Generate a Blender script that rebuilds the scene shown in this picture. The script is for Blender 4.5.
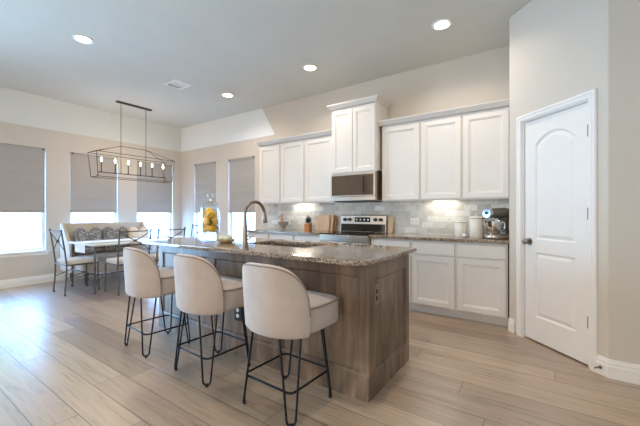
import bpy, bmesh, math, random
from mathutils import Vector, Matrix
random.seed(7)
PI = math.pi
SC = bpy.context.scene
COL = SC.collection
for o in list(bpy.data.objects):
    bpy.data.objects.remove(o)

def S(r, g, b):
    def f(c):
        c /= 255.0
        return c / 12.92 if c <= 0.04045 else ((c + 0.055) / 1.055) ** 2.4
    return (f(r), f(g), f(b), 1.0)

# ------------------------------------------------------------------ camera
cd = bpy.data.cameras.new('camera')
cam = bpy.data.objects.new('camera', cd)
COL.objects.link(cam)
cam.location = (0, 0, 1.2)
cam.rotation_euler = (PI / 2, 0, math.radians(34.63))
cd.sensor_width = 36
cd.lens = 36 * 325.85 / 640
cd.clip_start = 0.02
SC.camera = cam
# ------------------------------------------------------------------ world, exposure
W = bpy.data.worlds.new('world')
SC.world = W
W.use_nodes = True
wn = W.node_tree.nodes
bg = wn['Background']
bg.inputs[0].default_value = S(132, 186, 255)
bg.inputs[1].default_value = 26.0
SC.view_settings.view_transform = 'Standard'
SC.view_settings.look = 'None'
SC.view_settings.gamma = 1
SC.view_settings.use_curve_mapping = False
SC.view_settings.exposure = 0.18
DOWN_W = 9.5          # one recessed lamp
DOWN_COL = (1.0, 0.885, 0.77)

def sunlamp():
    l = bpy.data.lights.new('sun', 'SUN')
    l.energy = 2.5
    l.angle = 0.02
    l.color = (1, 0.95, 0.86)
    o = bpy.data.objects.new('sun', l)
    o.rotation_euler = (math.radians(38), 0, math.radians(150))
    COL.objects.link(o)
sunlamp()

def fill_light(loc, rot, sx, sy, e, col=(0.80, 0.90, 1.0), spread=180):
    """daylight lamp added as fill at an added, unseen window of the living side"""
    l = bpy.data.lights.new('fill_light', 'AREA')
    l.shape = 'RECTANGLE'
    l.size = sx
    l.size_y = sy
    l.energy = e
    l.color = col
    l.spread = math.radians(spread)
    o = bpy.data.objects.new('fill_light', l)
    o.visible_camera = True
    o.location = loc
    o.rotation_euler = rot
    COL.objects.link(o)
fill_light((-2.8, -4.97, 1.6), (PI / 2, 0, 0), 6.5, 2.4, 110, (1, .94, .86))
fill_light((-7.065, -.5, 1.25), (PI / 2, 0, -PI / 2), 2.4, 2.3, 180, (0.34, 0.65, 1.0), 112)  # added blue fill from out of view at the left
fill_light((1.27, -3.2, 1.6), (PI / 2, 0, PI / 2), 3.4, 2.4, 60, (1, .95, .90))

# ------------------------------------------------------------------ materials
def newmat(name):
    m = bpy.data.materials.new(name)
    m.use_nodes = True
    nt = m.node_tree
    return m, nt, nt.nodes['Principled BSDF']

def N(nt, t, **kw):
    n = nt.nodes.new(t)
    for k, v in kw.items():
        setattr(n, k, v)
    return n

def setin(n, **kw):
    for k, v in kw.items():
        n.inputs[k.replace('_', ' ')].default_value = v

def math_(nt, op, a, b=None):
    n = N(nt, 'ShaderNodeMath', operation=op)
    for i, x in enumerate((a, b)):
        if x is None:
            continue
        if isinstance(x, (int, float)):
            n.inputs[i].default_value = x
        else:
            nt.links.new(x, n.inputs[i])
    return n.outputs[0]

def coords(nt, scale=(1, 1, 1), kind='Object'):
    tc = N(nt, 'ShaderNodeTexCoord')
    mp = N(nt, 'ShaderNodeMapping')
    mp.inputs['Scale'].default_value = scale
    nt.links.new(tc.outputs[kind], mp.inputs[0])
    return mp.outputs[0]

def ramp(nt, fac, stops):
    r = N(nt, 'ShaderNodeValToRGB')
    e = r.color_ramp.elements
    while len(e) < len(stops):
        e.new(0.5)
    for i, (p, c) in enumerate(stops):
        e[i].position = p
        e[i].color = c
    nt.links.new(fac, r.inputs[0])
    return r.outputs[0]

def mixc(nt, fac, a, b, mode='MIX'):
    n = N(nt, 'ShaderNodeMix', data_type='RGBA', blend_type=mode)
    for i, x in ((0, fac), (6, a), (7, b)):
        if isinstance(x, (int, float, tuple)):
            n.inputs[i].default_value = x
        else:
            nt.links.new(x, n.inputs[i])
    return n.outputs[2]

def bump(nt, b, h, strength, dist=0.01):
    n = N(nt, 'ShaderNodeBump')
    n.inputs['Strength'].default_value = strength
    n.inputs['Distance'].default_value = dist
    nt.links.new(h, n.inputs['Height'])
    nt.links.new(n.outputs[0], b.inputs['Normal'])

def plain(name, col, rough=0.5, metal=0.0, var=0.04, scale=6.0, bmp=0.0, bscale=200, spec=0.5):
    """one colour with a faint mottling and an optional fine bump"""
    m, nt, b = newmat(name)
    v = coords(nt)
    no = N(nt, 'ShaderNodeTexNoise')
    no.inputs['Scale'].default_value = scale
    nt.links.new(v, no.inputs[0])
    a = tuple(c * (1 - var) for c in col[:3]) + (1,)
    c2 = tuple(min(1, c * (1 + var)) for c in col[:3]) + (1,)
    nt.links.new(ramp(nt, no.outputs[0], [(0.3, a), (0.7, c2)]), b.inputs['Base Color'])
    b.inputs['Roughness'].default_value = rough
    b.inputs['Metallic'].default_value = metal
    b.inputs['Specular IOR Level'].default_value = spec
    if bmp:
        n2 = N(nt, 'ShaderNodeTexNoise')
        n2.inputs['Scale'].default_value = bscale
        nt.links.new(v, n2.inputs[0])
        bump(nt, b, n2.outputs[0], bmp, 0.004)
    return m

def m_floor():
    m, nt, b = newmat('oak_planks')
    tc = N(nt, 'ShaderNodeTexCoord')
    sp = N(nt, 'ShaderNodeSeparateXYZ')
    nt.links.new(tc.outputs['Object'], sp.inputs[0])
    yy = math_(nt, 'DIVIDE', math_(nt, 'SUBTRACT', sp.outputs[1], 2.30 - 19.0), 0.19)
    row = math_(nt, 'FLOOR', yy)
    fy = math_(nt, 'FRACT', yy)
    wr = N(nt, 'ShaderNodeTexWhiteNoise', noise_dimensions='1D')
    nt.links.new(row, wr.inputs['W'])
    xx = math_(nt, 'ADD', math_(nt, 'DIVIDE', sp.outputs[0], 1.55), math_(nt, 'MULTIPLY', wr.outputs[0], 9.7))
    colm = math_(nt, 'FLOOR', xx)
    fx = math_(nt, 'FRACT', xx)
    cb = N(nt, 'ShaderNodeCombineXYZ')
    nt.links.new(row, cb.inputs[0])
    nt.links.new(colm, cb.inputs[1])
    w2 = N(nt, 'ShaderNodeTexWhiteNoise', noise_dimensions='2D')
    nt.links.new(cb.outputs[0], w2.inputs['Vector'])
    base = ramp(nt, w2.outputs[0], [(0.0, S(140, 116, 96)), (0.2, S(160, 136, 113)), (0.55, S(174, 150, 126)), (0.8, S(188, 164, 138)), (1.0, S(163, 138, 114))])
    g = N(nt, 'ShaderNodeCombineXYZ')
    nt.links.new(math_(nt, 'MULTIPLY', sp.outputs[0], 2.2), g.inputs[0])
    nt.links.new(math_(nt, 'MULTIPLY', sp.outputs[1], 34.0), g.inputs[1])
    nt.links.new(math_(nt, 'MULTIPLY', w2.outputs[0], 40.0), g.inputs[2])
    no = N(nt, 'ShaderNodeTexNoise')
    setin(no, Scale=1.0, Detail=6.0, Roughness=0.65, Distortion=0.7)
    nt.links.new(g.outputs[0], no.inputs[0])
    gr = ramp(nt, no.outputs[0], [(0.32, (0.50, 0.47, 0.45, 1)), (0.47, (0.90, 0.89, 0.88, 1)), (0.72, (1.12, 1.12, 1.12, 1))])
    c = mixc(nt, 0.85, base, gr, 'MULTIPLY')
    e1 = math_(nt, 'LESS_THAN', math_(nt, 'MINIMUM', fy, math_(nt, 'SUBTRACT', 1.0, fy)), 0.014)
    e2 = math_(nt, 'LESS_THAN', math_(nt, 'MINIMUM', fx, math_(nt, 'SUBTRACT', 1.0, fx)), 0.0014)
    gap = math_(nt, 'MAXIMUM', e1, e2)
    c = mixc(nt, math_(nt, 'MULTIPLY', gap, 0.9), c, S(70, 52, 40))
    nt.links.new(c, b.inputs['Base Color'])
    b.inputs['Roughness'].default_value = 0.30
    b.inputs['Specular IOR Level'].default_value = 1.0
    b.inputs['Coat Weight'].default_value = 0.7
    b.inputs['Coat Roughness'].default_value = 0.40
    b.inputs['Coat IOR'].default_value = 1.6
    h = math_(nt, 'SUBTRACT', math_(nt, 'MULTIPLY', no.outputs[0], 0.35), gap)
    bump(nt, b, h, 0.25, 0.003)
    return m

def m_granite():
    m, nt, b = newmat('brown_granite')
    v = coords(nt)
    vo = N(nt, 'ShaderNodeTexVoronoi')
    setin(vo, Scale=130.0, Randomness=1.0)
    nt.links.new(v, vo.inputs[0])
    sep = N(nt, 'ShaderNodeSeparateColor')
    nt.links.new(vo.outputs['Color'], sep.inputs[0])
    no = N(nt, 'ShaderNodeTexNoise')
    setin(no, Scale=22.0, Detail=4.0)
    nt.links.new(v, no.inputs[0])
    f = math_(nt, 'ADD', math_(nt, 'MULTIPLY', sep.outputs[0], 0.72), math_(nt, 'MULTIPLY', no.outputs[0], 0.34))
    c = ramp(nt, f, [(0.10, S(48, 40, 35)), (0.28, S(92, 73, 58)), (0.45, S(126, 106, 88)), (0.62, S(156, 138, 120)), (0.80, S(176, 163, 148)), (0.95, S(100, 87, 78))])
    nt.links.new(c, b.inputs['Base Color'])
    b.inputs['Roughness'].default_value = 0.06
    b.inputs['IOR'].default_value = 1.65
    return m

def m_tile():
    m, nt, b = newmat('marble_subway_tile')
    tc = N(nt, 'ShaderNodeTexCoord')
    sp = N(nt, 'ShaderNodeSeparateXYZ')
    nt.links.new(tc.outputs['Object'], sp.inputs[0])
    cb = N(nt, 'ShaderNodeCombineXYZ')
    nt.links.new(sp.outputs[0], cb.inputs[0])
    nt.links.new(sp.outputs[2], cb.inputs[1])
    br = N(nt, 'ShaderNodeTexBrick')
    setin(br, Scale=1.0, Mortar_Size=0.003, Brick_Width=0.155, Row_Height=0.077, Color1=S(192, 187, 176), Color2=S(244, 240, 230), Mortar=S(214, 210, 200), Bias=0.0)
    nt.links.new(cb.outputs[0], br.inputs[0])
    no = N(nt, 'ShaderNodeTexNoise')
    setin(no, Scale=14.0, Detail=5.0, Distortion=1.6)
    nt.links.new(cb.outputs[0], no.inputs[0])
    vein = ramp(nt, no.outputs[0], [(0.35, (0.84, 0.84, 0.84, 1)), (0.5, (1, 1, 1, 1)), (0.7, (0.93, 0.92, 0.9, 1))])
    nt.links.new(mixc(nt, 0.9, br.outputs[0], vein, 'MULTIPLY'), b.inputs['Base Color'])
    b.inputs['Roughness'].default_value = 0.25
    bump(nt, b, math_(nt, 'SUBTRACT', 1.0, br.outputs['Fac']), 0.3, 0.002)
    return m

def m_wood(name, dark, mid, light, axis=2, rough=0.4, fine=26.0, bmp=0.08):
    m, nt, b = newmat(name)
    sc = [fine, fine, fine]
    sc[axis] = 1.6
    v = coords(nt, tuple(sc))
    no = N(nt, 'ShaderNodeTexNoise')
    setin(no, Scale=1.0, Detail=6.0, Roughness=0.6, Distortion=0.9)
    nt.links.new(v, no.inputs[0])
    v2 = coords(nt, (4.6, 4.6, 1.7) if axis == 2 else (1.3, 3.2, 3.2))
    n2 = N(nt, 'ShaderNodeTexNoise')
    setin(n2, Scale=1.0, Detail=3.0, Distortion=1.2)
    nt.links.new(v2, n2.inputs[0])
    f = math_(nt, 'ADD', math_(nt, 'MULTIPLY', no.outputs[0], 0.40), math_(nt, 'MULTIPLY', n2.outputs[0], 0.64))
    nt.links.new(ramp(nt, f, [(0.34, dark), (0.52, mid), (0.70, light)]), b.inputs['Base Color'])
    b.inputs['Roughness'].default_value = rough
    bump(nt, b, no.outputs[0], bmp, 0.003)
    return m

def m_fabric(name, c1, c2, scale=420.0, rough=0.9, bmp=0.25, sheen=0.3):
    m, nt, b = newmat(name)
    v = coords(nt)
    no = N(nt, 'ShaderNodeTexNoise')
    setin(no, Scale=scale, Detail=3.0)
    nt.links.new(v, no.inputs[0])
    n2 = N(nt, 'ShaderNodeTexNoise')
    setin(n2, Scale=9.0, Detail=3.0)
    nt.links.new(v, n2.inputs[0])
    f = math_(nt, 'ADD', math_(nt, 'MULTIPLY', no.outputs[0], 0.6), math_(nt, 'MULTIPLY', n2.outputs[0], 0.4))
    nt.links.new(ramp(nt, f, [(0.35, c1), (0.65, c2)]), b.inputs['Base Color'])
    b.inputs['Roughness'].default_value = rough
    b.inputs['Sheen Weight'].default_value = sheen
    b.inputs['Specular IOR Level'].default_value = 0.2
    bump(nt, b, no.outputs[0], bmp, 0.002)
    return m

def m_shade():
    m, nt, b = newmat('shade_linen')
    v = coords(nt, (60, 60, 420))
    no = N(nt, 'ShaderNodeTexNoise')
    setin(no, Scale=1.0, Detail=3.0)
    nt.links.new(v, no.inputs[0])
    nt.links.new(ramp(nt, no.outputs[0], [(0.3, S(166, 160, 153)), (0.7, S(186, 180, 172))]), b.inputs['Base Color'])
    b.inputs['Roughness'].default_value = 0.95
    b.inputs['Specular IOR Level'].default_value = 0.1
    tr = N(nt, 'ShaderNodeBsdfTranslucent')
    tr.inputs[0].default_value = S(190, 186, 182)
    mx = N(nt, 'ShaderNodeMixShader')
    mx.inputs[0].default_value = 0.025
    nt.links.new(b.outputs[0], mx.inputs[1])
    nt.links.new(tr.outputs[0], mx.inputs[2])
    nt.links.new(mx.outputs[0], nt.nodes['Material Output'].inputs[0])
    return m

def m_pane():
    m, nt, b = newmat('window_glass')
    t = N(nt, 'ShaderNodeBsdfTransparent')
    g = N(nt, 'ShaderNodeBsdfGlossy')
    g.inputs['Roughness'].default_value = 0.02
    lw = N(nt, 'ShaderNodeLayerWeight')
    lw.inputs[0].default_value = 0.2
    mx = N(nt, 'ShaderNodeMixShader')
    nt.links.new(math_(nt, 'MULTIPLY', math_(nt, 'POWER', lw.outputs[1], 2.0), 0.35), mx.inputs[0])
    nt.links.new(t.outputs[0], mx.inputs[1])
    nt.links.new(g.outputs[0], mx.inputs[2])
    nt.links.new(mx.outputs[0], nt.nodes['Material Output'].inputs[0])
    return m

def m_emit(name, col, strength):
    m, nt, b = newmat(name)
    b.inputs['Base Color'].default_value = (0.9, 0.9, 0.9, 1)
    b.inputs['Emission Color'].default_value = tuple(col[:3]) + (1,)
    b.inputs['Emission Strength'].default_value = strength
    return m

def m_weave(name, c1, c2):
    m, nt, b = newmat(name)
    v = coords(nt)
    vo = N(nt, 'ShaderNodeTexVoronoi', feature='DISTANCE_TO_EDGE')
    setin(vo, Scale=46.0, Randomness=0.55)
    nt.links.new(v, vo.inputs[0])
    nt.links.new(ramp(nt, vo.outputs[0], [(0.06, c2), (0.16, c1)]), b.inputs['Base Color'])
    b.inputs['Roughness'].default_value = 0.9
    return m

def m_leaf(name, a, c):
    m, nt, b = newmat(name)
    v = coords(nt)
    no = N(nt, 'ShaderNodeTexNoise')
    setin(no, Scale=5.0, Detail=6.0)
    nt.links.new(v, no.inputs[0])
    nt.links.new(ramp(nt, no.outputs[0], [(0.35, a), (0.65, c)]), b.inputs['Base Color'])
    b.inputs['Roughness'].default_value = 0.8
    return m

M = {}
M['floor'] = m_floor()
M['granite'] = m_granite()
M['tile'] = m_tile()
M['wall'] = plain('wall_paint', S(208, 199, 187), 0.85, var=0.012, scale=2, bmp=0.05, bscale=160, spec=0.2)
M['wall_day'] = M['wall']
M['ceil'] = plain('ceiling_paint', S(208, 207, 198), 0.9, var=0.015, scale=3, bmp=0.10, bscale=90, spec=0.2)
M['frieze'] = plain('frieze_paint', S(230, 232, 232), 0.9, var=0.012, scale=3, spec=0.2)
M['frieze_shaded'] = plain('frieze_paint_shaded', S(220, 221, 215), 0.9, var=0.012, scale=3, spec=0.2)  # same white as the back frieze, darkened: shade put into the colour
M['trim'] = plain('white_trim_paint', S(236, 232, 227), 0.4, var=0.01)
M['cab'] = plain('white_cabinet_paint', S(226, 220, 213), 0.38, var=0.01)
M['door'] = plain('white_door_paint', S(234, 230, 225), 0.4, var=0.01)
M['island'] = m_wood('stained_island_wood', S(70, 55, 44), S(112, 91, 73), S(150, 126, 103), fine=15.0, bmp=0.04)
M['steel'] = plain('stainless_steel', S(198, 187, 174), 0.28, 1.0, var=0.05, scale=20)
M['chrome'] = plain('chrome', S(215, 215, 215), 0.08, 1.0, var=0.02)
M['nickel'] = plain('brushed_nickel', S(140, 128, 116), 0.3, 1.0, var=0.05)
M['black_glass'] = plain('black_glass', S(40, 35, 31), 0.06, var=0.05)
M['reflecting_glass'] = plain('glass_with_reflection', S(92, 78, 66), 0.10, var=0.1)  # brown tone is the room's reflection, put into the glass colour
M['black_plastic'] = plain('black_plastic', S(22, 22, 23), 0.4, var=0.05)
M['dark_steel'] = plain('dark_gap', S(60, 56, 52), 0.4, 0.6)
M['hinge'] = plain('hinge_metal', S(120, 108, 94), 0.45, 0.5)
M['mixer_body'] = plain('mixer_enamel', S(128, 122, 112), 0.22, 0.5)
M['stool_fab'] = m_fabric('beige_stool_velvet', S(170, 155, 145), S(192, 178, 168))
M['piping'] = m_fabric('piping_cloth', S(128, 112, 100), S(142, 126, 114))
M['black_iron'] = plain('black_iron', S(26, 26, 30), 0.4, 0.5, var=0.1, scale=30)
M['pewter'] = plain('pewter_iron', S(92, 86, 82), 0.42, 0.7, var=0.15, scale=40)
M['lantern'] = plain('aged_bronze', S(82, 72, 62), 0.45, 0.7, var=0.15, scale=40)
M['cream_fab'] = m_fabric('cream_upholstery', S(184, 171, 150), S(204, 191, 171))
M['seat_fab'] = m_fabric('cream_seat_cloth', S(192, 183, 168), S(210, 202, 189))
M['cream_pillow'] = m_fabric('cream_pillow_cloth', S(222, 200, 172), S(240, 224, 202), scale=90)
M['pat_pillow'] = m_weave('black_white_pillow_cloth', S(46, 45, 46), S(176, 172, 167))
M['runner'] = m_fabric('white_runner_cloth', S(236, 236, 238), S(248, 248, 250))
M['table_top'] = plain('pale_stone_top', S(214, 212, 208), 0.15, var=0.05, scale=9)
M['shade'] = m_shade()
M['pane'] = m_pane()
M['lens'] = m_emit('lamp_lens', (1.0, 0.90, 0.78), 22.0)
M['bulb'] = m_emit('warm_bulb', (1.0, 0.78, 0.52), 26.0)
M['candle'] = plain('candle_sleeve', S(150, 132, 112), 0.5)
M['ceramic'] = plain('cream_ceramic', S(232, 224, 212), 0.25, var=0.03)
M['outlet'] = plain('white_plate', S(238, 236, 232), 0.35)
M['bronze_plate'] = plain('silver_plate', S(142, 124, 106), 0.36, 0.7)
M['board'] = m_wood('pale_board_wood', S(196, 156, 116), S(218, 184, 146), S(232, 204, 170), axis=2, fine=40)
M['board_dark'] = m_wood('brown_board_wood', S(128, 82, 52), S(160, 108, 70), S(182, 130, 90), axis=2, fine=40)
M['block'] = m_wood('orange_block_wood', S(172, 100, 48), S(204, 132, 70), S(220, 152, 90), axis=2, fine=40)
M['lemon'] = plain('lemon_skin', S(246, 190, 60), 0.4, var=0.12, scale=14, bmp=0.3, bscale=240)
M['leaf'] = m_leaf('dark_leaf', S(44, 64, 40), S(86, 108, 72))
M['tan'] = plain('tan_clay', S(196, 160, 128), 0.6, var=0.15, scale=40)
M['grey_ceramic'] = plain('grey_ceramic', S(150, 146, 140), 0.35, var=0.12, scale=50)
M['pale_green'] = plain('pale_green_skin', S(204, 198, 174), 0.5, var=0.25, scale=60)
M['straw'] = plain('woven_straw', S(172, 152, 110), 0.7, var=0.3, scale=80)
M['fence'] = m_wood('pale_fence_wood', S(186, 182, 178), S(198, 194, 190), S(210, 206, 202), axis=2, fine=14)
M['pale_patio'] = m_leaf('pale_patio_concrete', S(176, 178, 172), S(192, 194, 188))  # pale concrete, lightened to bounce sky light up to the ceiling
M['tree'] = m_leaf('tree_leaves', S(84, 116, 62), S(140, 166, 104))
M['bark'] = plain('tree_bark', S(110, 92, 76), 0.9, var=0.2, scale=12)
M['sink'] = plain('sink_steel', S(150, 140, 130), 0.3, 1.0)

def m_glass(name, col=(1, 1, 1, 1)):
    m, nt, b = newmat(name)
    t = N(nt, 'ShaderNodeBsdfTransparent')
    t.inputs[0].default_value = (0.96, 0.975, 0.975, 1)
    g = N(nt, 'ShaderNodeBsdfGlossy')
    g.inputs['Roughness'].default_value = 0.03
    lw = N(nt, 'ShaderNodeLayerWeight')
    lw.inputs[0].default_value = 0.3
    mx = N(nt, 'ShaderNodeMixShader')
    nt.links.new(math_(nt, 'MULTIPLY', lw.outputs[1], 0.65), mx.inputs[0])
    nt.links.new(t.outputs[0], mx.inputs[1])
    nt.links.new(g.outputs[0], mx.inputs[2])
    nt.links.new(mx.outputs[0], nt.nodes['Material Output'].inputs[0])
    return m
M['glass'] = m_glass('clear_glass')

# ------------------------------------------------------------------ mesh builder
class MB:
    def __init__(s):
        s.bm = bmesh.new()

    def face(s, vs):
        try:
            s.bm.faces.new(vs)
        except ValueError:
            pass

    def box(s, x0, y0, z0, x1, y1, z1):
        v = [s.bm.verts.new(p) for p in ((x0, y0, z0), (x1, y0, z0), (x1, y1, z0), (x0, y1, z0), (x0, y0, z1), (x1, y0, z1), (x1, y1, z1), (x0, y1, z1))]
        for f in ((3, 2, 1, 0), (4, 5, 6, 7), (0, 1, 5, 4), (1, 2, 6, 5), (2, 3, 7, 6), (3, 0, 4, 7)):
            s.face([v[i] for i in f])
        return s

    def loft(s, rings, cap0=True, cap1=True, closed=False):
        R = [[s.bm.verts.new(p) for p in r] for r in rings]
        n = len(R[0])
        m = len(R)
        for i in range(m if closed else m - 1):
            a, b = R[i], R[(i + 1) % m]
            for j in range(n):
                k = (j + 1) % n
                s.face([a[j], a[k], b[k], b[j]])
        if not closed:
            if cap0:
                s.face(list(reversed(R[0])))
            if cap1:
                s.face(R[-1])
        return s

    def tube(s, pts, r, seg=8, closed=False):
        pts = [Vector(p) for p in pts]
        n = len(pts)
        rr = r if isinstance(r, (list, tuple)) else [r] * n
        T = []
        for i in range(n):
            if closed:
                t = pts[(i + 1) % n] - pts[i - 1]
            else:
                t = pts[min(i + 1, n - 1)] - pts[max(i - 1, 0)]
            T.append(t.normalized())
        u = T[0].orthogonal().normalized()
        rings = []
        for i in range(n):
            u = (u - T[i] * u.dot(T[i]))
            if u.length < 1e-6:
                u = T[i].orthogonal()
            u.normalize()
            w = T[i].cross(u)
            rings.append([pts[i] + (u * math.cos(2 * PI * k / seg) + w * math.sin(2 * PI * k / seg)) * rr[i] for k in range(seg)])
        return s.loft(rings, closed=closed)

    def lathe(s, prof, c=(0, 0, 0), seg=28):
        rings = []
        for r, z in prof:
            r = max(r, 0.0004)
            rings.append([(c[0] + r * math.cos(2 * PI * k / seg), c[1] + r * math.sin(2 * PI * k / seg), c[2] + z) for k in range(seg)])
        return s.loft(rings)

    def prism(s, poly, axis, d0, d1):
        def p(a, b, d):
            return {'z': (a, b, d), 'y': (a, d, b), 'x': (d, a, b)}[axis]
        return s.loft([[p(a, b, d0) for a, b in poly], [p(a, b, d1) for a, b in poly]])

    def ball(s, c, r, seg=16, rot=None, bumpy=0):
        r = r if isinstance(r, (tuple, list)) else (r, r, r)
        rings = []
        h = seg // 2
        for i in range(h + 1):
            t = PI * i / h
            ring = []
            for k in range(seg):
                a = 2 * PI * k / seg
                q = Vector((max(math.sin(t), 0.003) * math.cos(a) * r[0], max(math.sin(t), 0.003) * math.sin(a) * r[1], -math.cos(t) * r[2]))
                if bumpy:
                    q *= 1 + random.uniform(-bumpy, bumpy)
                if rot:
                    q = rot @ q
                ring.append(Vector(c) + q)
            rings.append(ring)
        return s.loft(rings)

    def sweep(s, path, prof, side=1, closed=False):
        """profile (out, z) carried along a plan path with mitred corners"""
        P = [Vector(p) for p in path]
        n = len(P)
        rings = []
        for i in range(n):
            if closed:
                a, b, c = P[i - 1], P[i], P[(i + 1) % n]
            else:
                a, b, c = P[max(i - 1, 0)], P[i], P[min(i + 1, n - 1)]
            d1 = (b - a).normalized() if (b - a).length > 1e-9 else (c - b).normalized()
            d2 = (c - b).normalized() if (c - b).length > 1e-9 else d1
            n1 = Vector((d1.y, -d1.x)) * side
            n2 = Vector((d2.y, -d2.x)) * side
            nn = (n1 + n2)
            nn = nn / max(nn.dot(n1), 0.2)
            rings.append([(b.x + nn.x * o, b.y + nn.y * o, z) for o, z in prof])
        return s.loft(rings, closed=closed)

    def build(s, name, mat, parent=None, smooth=0, bevel=0.0, seg=2):
        bm = s.bm
        bmesh.ops.remove_doubles(bm, verts=bm.verts, dist=1e-5)
        bmesh.ops.recalc_face_normals(bm, faces=bm.faces)
        me = bpy.data.meshes.new(name)
        bm.to_mesh(me)
        bm.free()
        me.materials.append(mat)
        if smooth:
            me.shade_smooth()
            me.set_sharp_from_angle(angle=math.radians(smooth))
        o = bpy.data.objects.new(name, me)
        COL.objects.link(o)
        if parent:
            o.parent = parent
        if bevel:
            md = o.modifiers.new('bevel', 'BEVEL')
            md.width = bevel
            md.segments = seg
            md.limit_method = 'ANGLE'
            md.angle_limit = math.radians(40)
        return o

def rrect(x0, y0, x1, y1, r, seg=6):
    rs = r if isinstance(r, (list, tuple)) else [r] * 4     # corners: (x0,y0) (x1,y0) (x1,y1) (x0,y1)
    out = []
    for (cx, cy, sx, sy, a0), q in zip(((x0, y0, 1, 1, PI), (x1, y0, -1, 1, 1.5 * PI), (x1, y1, -1, -1, 0), (x0, y1, 1, -1, PI / 2)), rs):
        q = max(q, 1e-4)
        for k in range(seg + 1):
            a = a0 + PI / 2 * k / seg
            out.append((cx + sx * q + q * math.cos(a), cy + sy * q + q * math.sin(a)))
    return out

def cushion(mb, x0, y0, z0, x1, y1, z1, rc, re, seg=5, crown=0.0):
    rings = []
    for k in range(seg + 1):
        a = PI / 2 * k / seg
        i = re * (1 - math.sin(a))
        rings.append([(x, y, z0 + re * (1 - math.cos(a))) for x, y in rrect(x0 + i, y0 + i, x1 - i, y1 - i, [max(q - i, 0.004) for q in (rc if isinstance(rc, (list, tuple)) else [rc] * 4)])])
    for k in range(seg + 1):
        a = PI / 2 * (1 - k / seg)
        i = re * (1 - math.sin(a))
        rings.append([(x, y, z1 - re * (1 - math.cos(a))) for x, y in rrect(x0 + i, y0 + i, x1 - i, y1 - i, [max(q - i, 0.004) for q in (rc if isinstance(rc, (list, tuple)) else [rc] * 4)])])
    if crown:
        cx, cy = (x0 + x1) / 2, (y0 + y1) / 2
        last = rings[-1]
        for f, h in ((0.75, 0.55), (0.4, 0.9), (0.05, 1.0)):
            rings.append([(cx + (x - cx) * f, cy + (y - cy) * f, z1 + crown * h) for x, y, z in last])
    mb.loft(rings)
    return mb

def tag(o, label, cat, group=None):
    o['label'] = label
    o['category'] = cat
    if group:
        o['group'] = group
    return o

def thing(name, label, cat, loc=(0, 0, 0), rz=0.0, group=None):
    o = bpy.data.objects.new(name, None)
    COL.objects.link(o)
    o.empty_display_size = 0.1
    o.location = loc
    o.rotation_euler = (0, 0, rz)
    return tag(o, label, cat, group)

def struct(o):
    o['kind'] = 'structure'
    return o

def sthing(name, loc=(0, 0, 0), rz=0.0):
    o = bpy.data.objects.new(name, None)
    COL.objects.link(o)
    o.location = loc
    o.rotation_euler = (0, 0, rz)
    return struct(o)

def dup(root, loc, rz, label):
    def cp(o, parent):
        c = o.copy()
        COL.objects.link(c)
        if parent:
            c.parent = parent
        for ch in list(o.children):
            cp(ch, c)
        return c
    r = cp(root, None)
    r.location = loc
    r.rotation_euler = (0, 0, rz)
    r['label'] = label
    return r

# ------------------------------------------------------------------ the setting
WY = 4.482        # face of the kitchen wall
LX = -7.095       # face of the dining wall
HC = 3.2          # ceiling
HB = 2.65         # where the painted frieze begins
RX = 1.3  # right wall out of view, set close to shade the wall beside the pantry
FY = -5.0
A7 = math.sqrt(0.5)
PC = 2.5015       # pantry wall plane: x/sqrt2 + y/sqrt2 = PC
P0 = (-0.303, 3.841)
P1 = (0.384, 3.154)

b = MB(); b.box(LX - .15, FY - .15, -0.1, RX + .15, WY + .15, 0)
struct(b.build('floor', M['floor']))
b = MB(); b.box(LX - .15, FY - .15, HC, RX + .15, WY + .15, HC + .1)
struct(b.build('ceiling', M['ceil']))

def wall_holes(name, axis, face, thick, a0, a1, holes, mat):
    """a wall of boxes round its window holes; axis 'y' = the wall runs along y"""
    mb = MB()
    def bx(p, q, z0, z1):
        if axis == 'y':
            mb.box(min(face, face + thick), p, z0, max(face, face + thick), q, z1)
        else:
            mb.box(p, min(face, face + thick), z0, q, max(face, face + thick), z1)
    cur = a0
    for (p, q, z0, z1) in holes:
        bx(cur, p, 0, HC)
        bx(p, q, 0, z0)
        bx(p, q, z1, HC)
        cur = q
    bx(cur, a1, 0, HC)
    return struct(mb.build(name, mat))

WZ0, WZ1 = 0.56, 2.31
LW = [(1.06, 1.942), (2.288, 3.096), (3.468, 4.278)]
BW = [(-6.588, -5.806), (-5.417, -4.63)]
wall_holes('wall_left', 'y', LX, -.15, FY - .15, WY + .15, [(p, q, WZ0, WZ1) for p, q in LW], M['wall_day'])
wall_holes('wall_back', 'x', WY, .15, LX, RX, [(p, q, WZ0, WZ1) for p, q in BW], M['wall'])
b = MB(); b.box(P1[0], P1[1], 0, RX, P1[1] + .12, HC)
struct(b.build('wall_right', M['wall']))
b = MB(); b.box(P0[0], P0[1] + .02, 0, P0[0] + .10, WY, HC)
struct(b.build('wall_return', M['wall']))
b = MB(); b.box(RX, FY, 0, RX + .15, WY, HC)
struct(b.build('wall_far_right', M['wall']))
b = MB(); b.box(LX, FY - .15, 0, RX, FY, HC)
struct(b.build('wall_behind', M['wall']))
# pantry wall on the diagonal: local x runs to the right along it, local y into it
PO = (A7 * PC, A7 * PC, 0)
DT0, DT1, DZ = -2.744, -2.116, 2.068
wp = sthing('wall_pantry', PO, -PI / 4)
b = MB()
b.prism([(-2.930, 0), (DT0 - .02, 0), (DT0 - .02, DZ + .02), (DT1 + .02, DZ + .02), (DT1 + .02, 0), (-1.9587, 0), (-1.9587, HC), (-2.930, HC)], 'y', 0, .11)
w_ = b.build('wall_face', M['wall'], wp, bevel=0.012)

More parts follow.
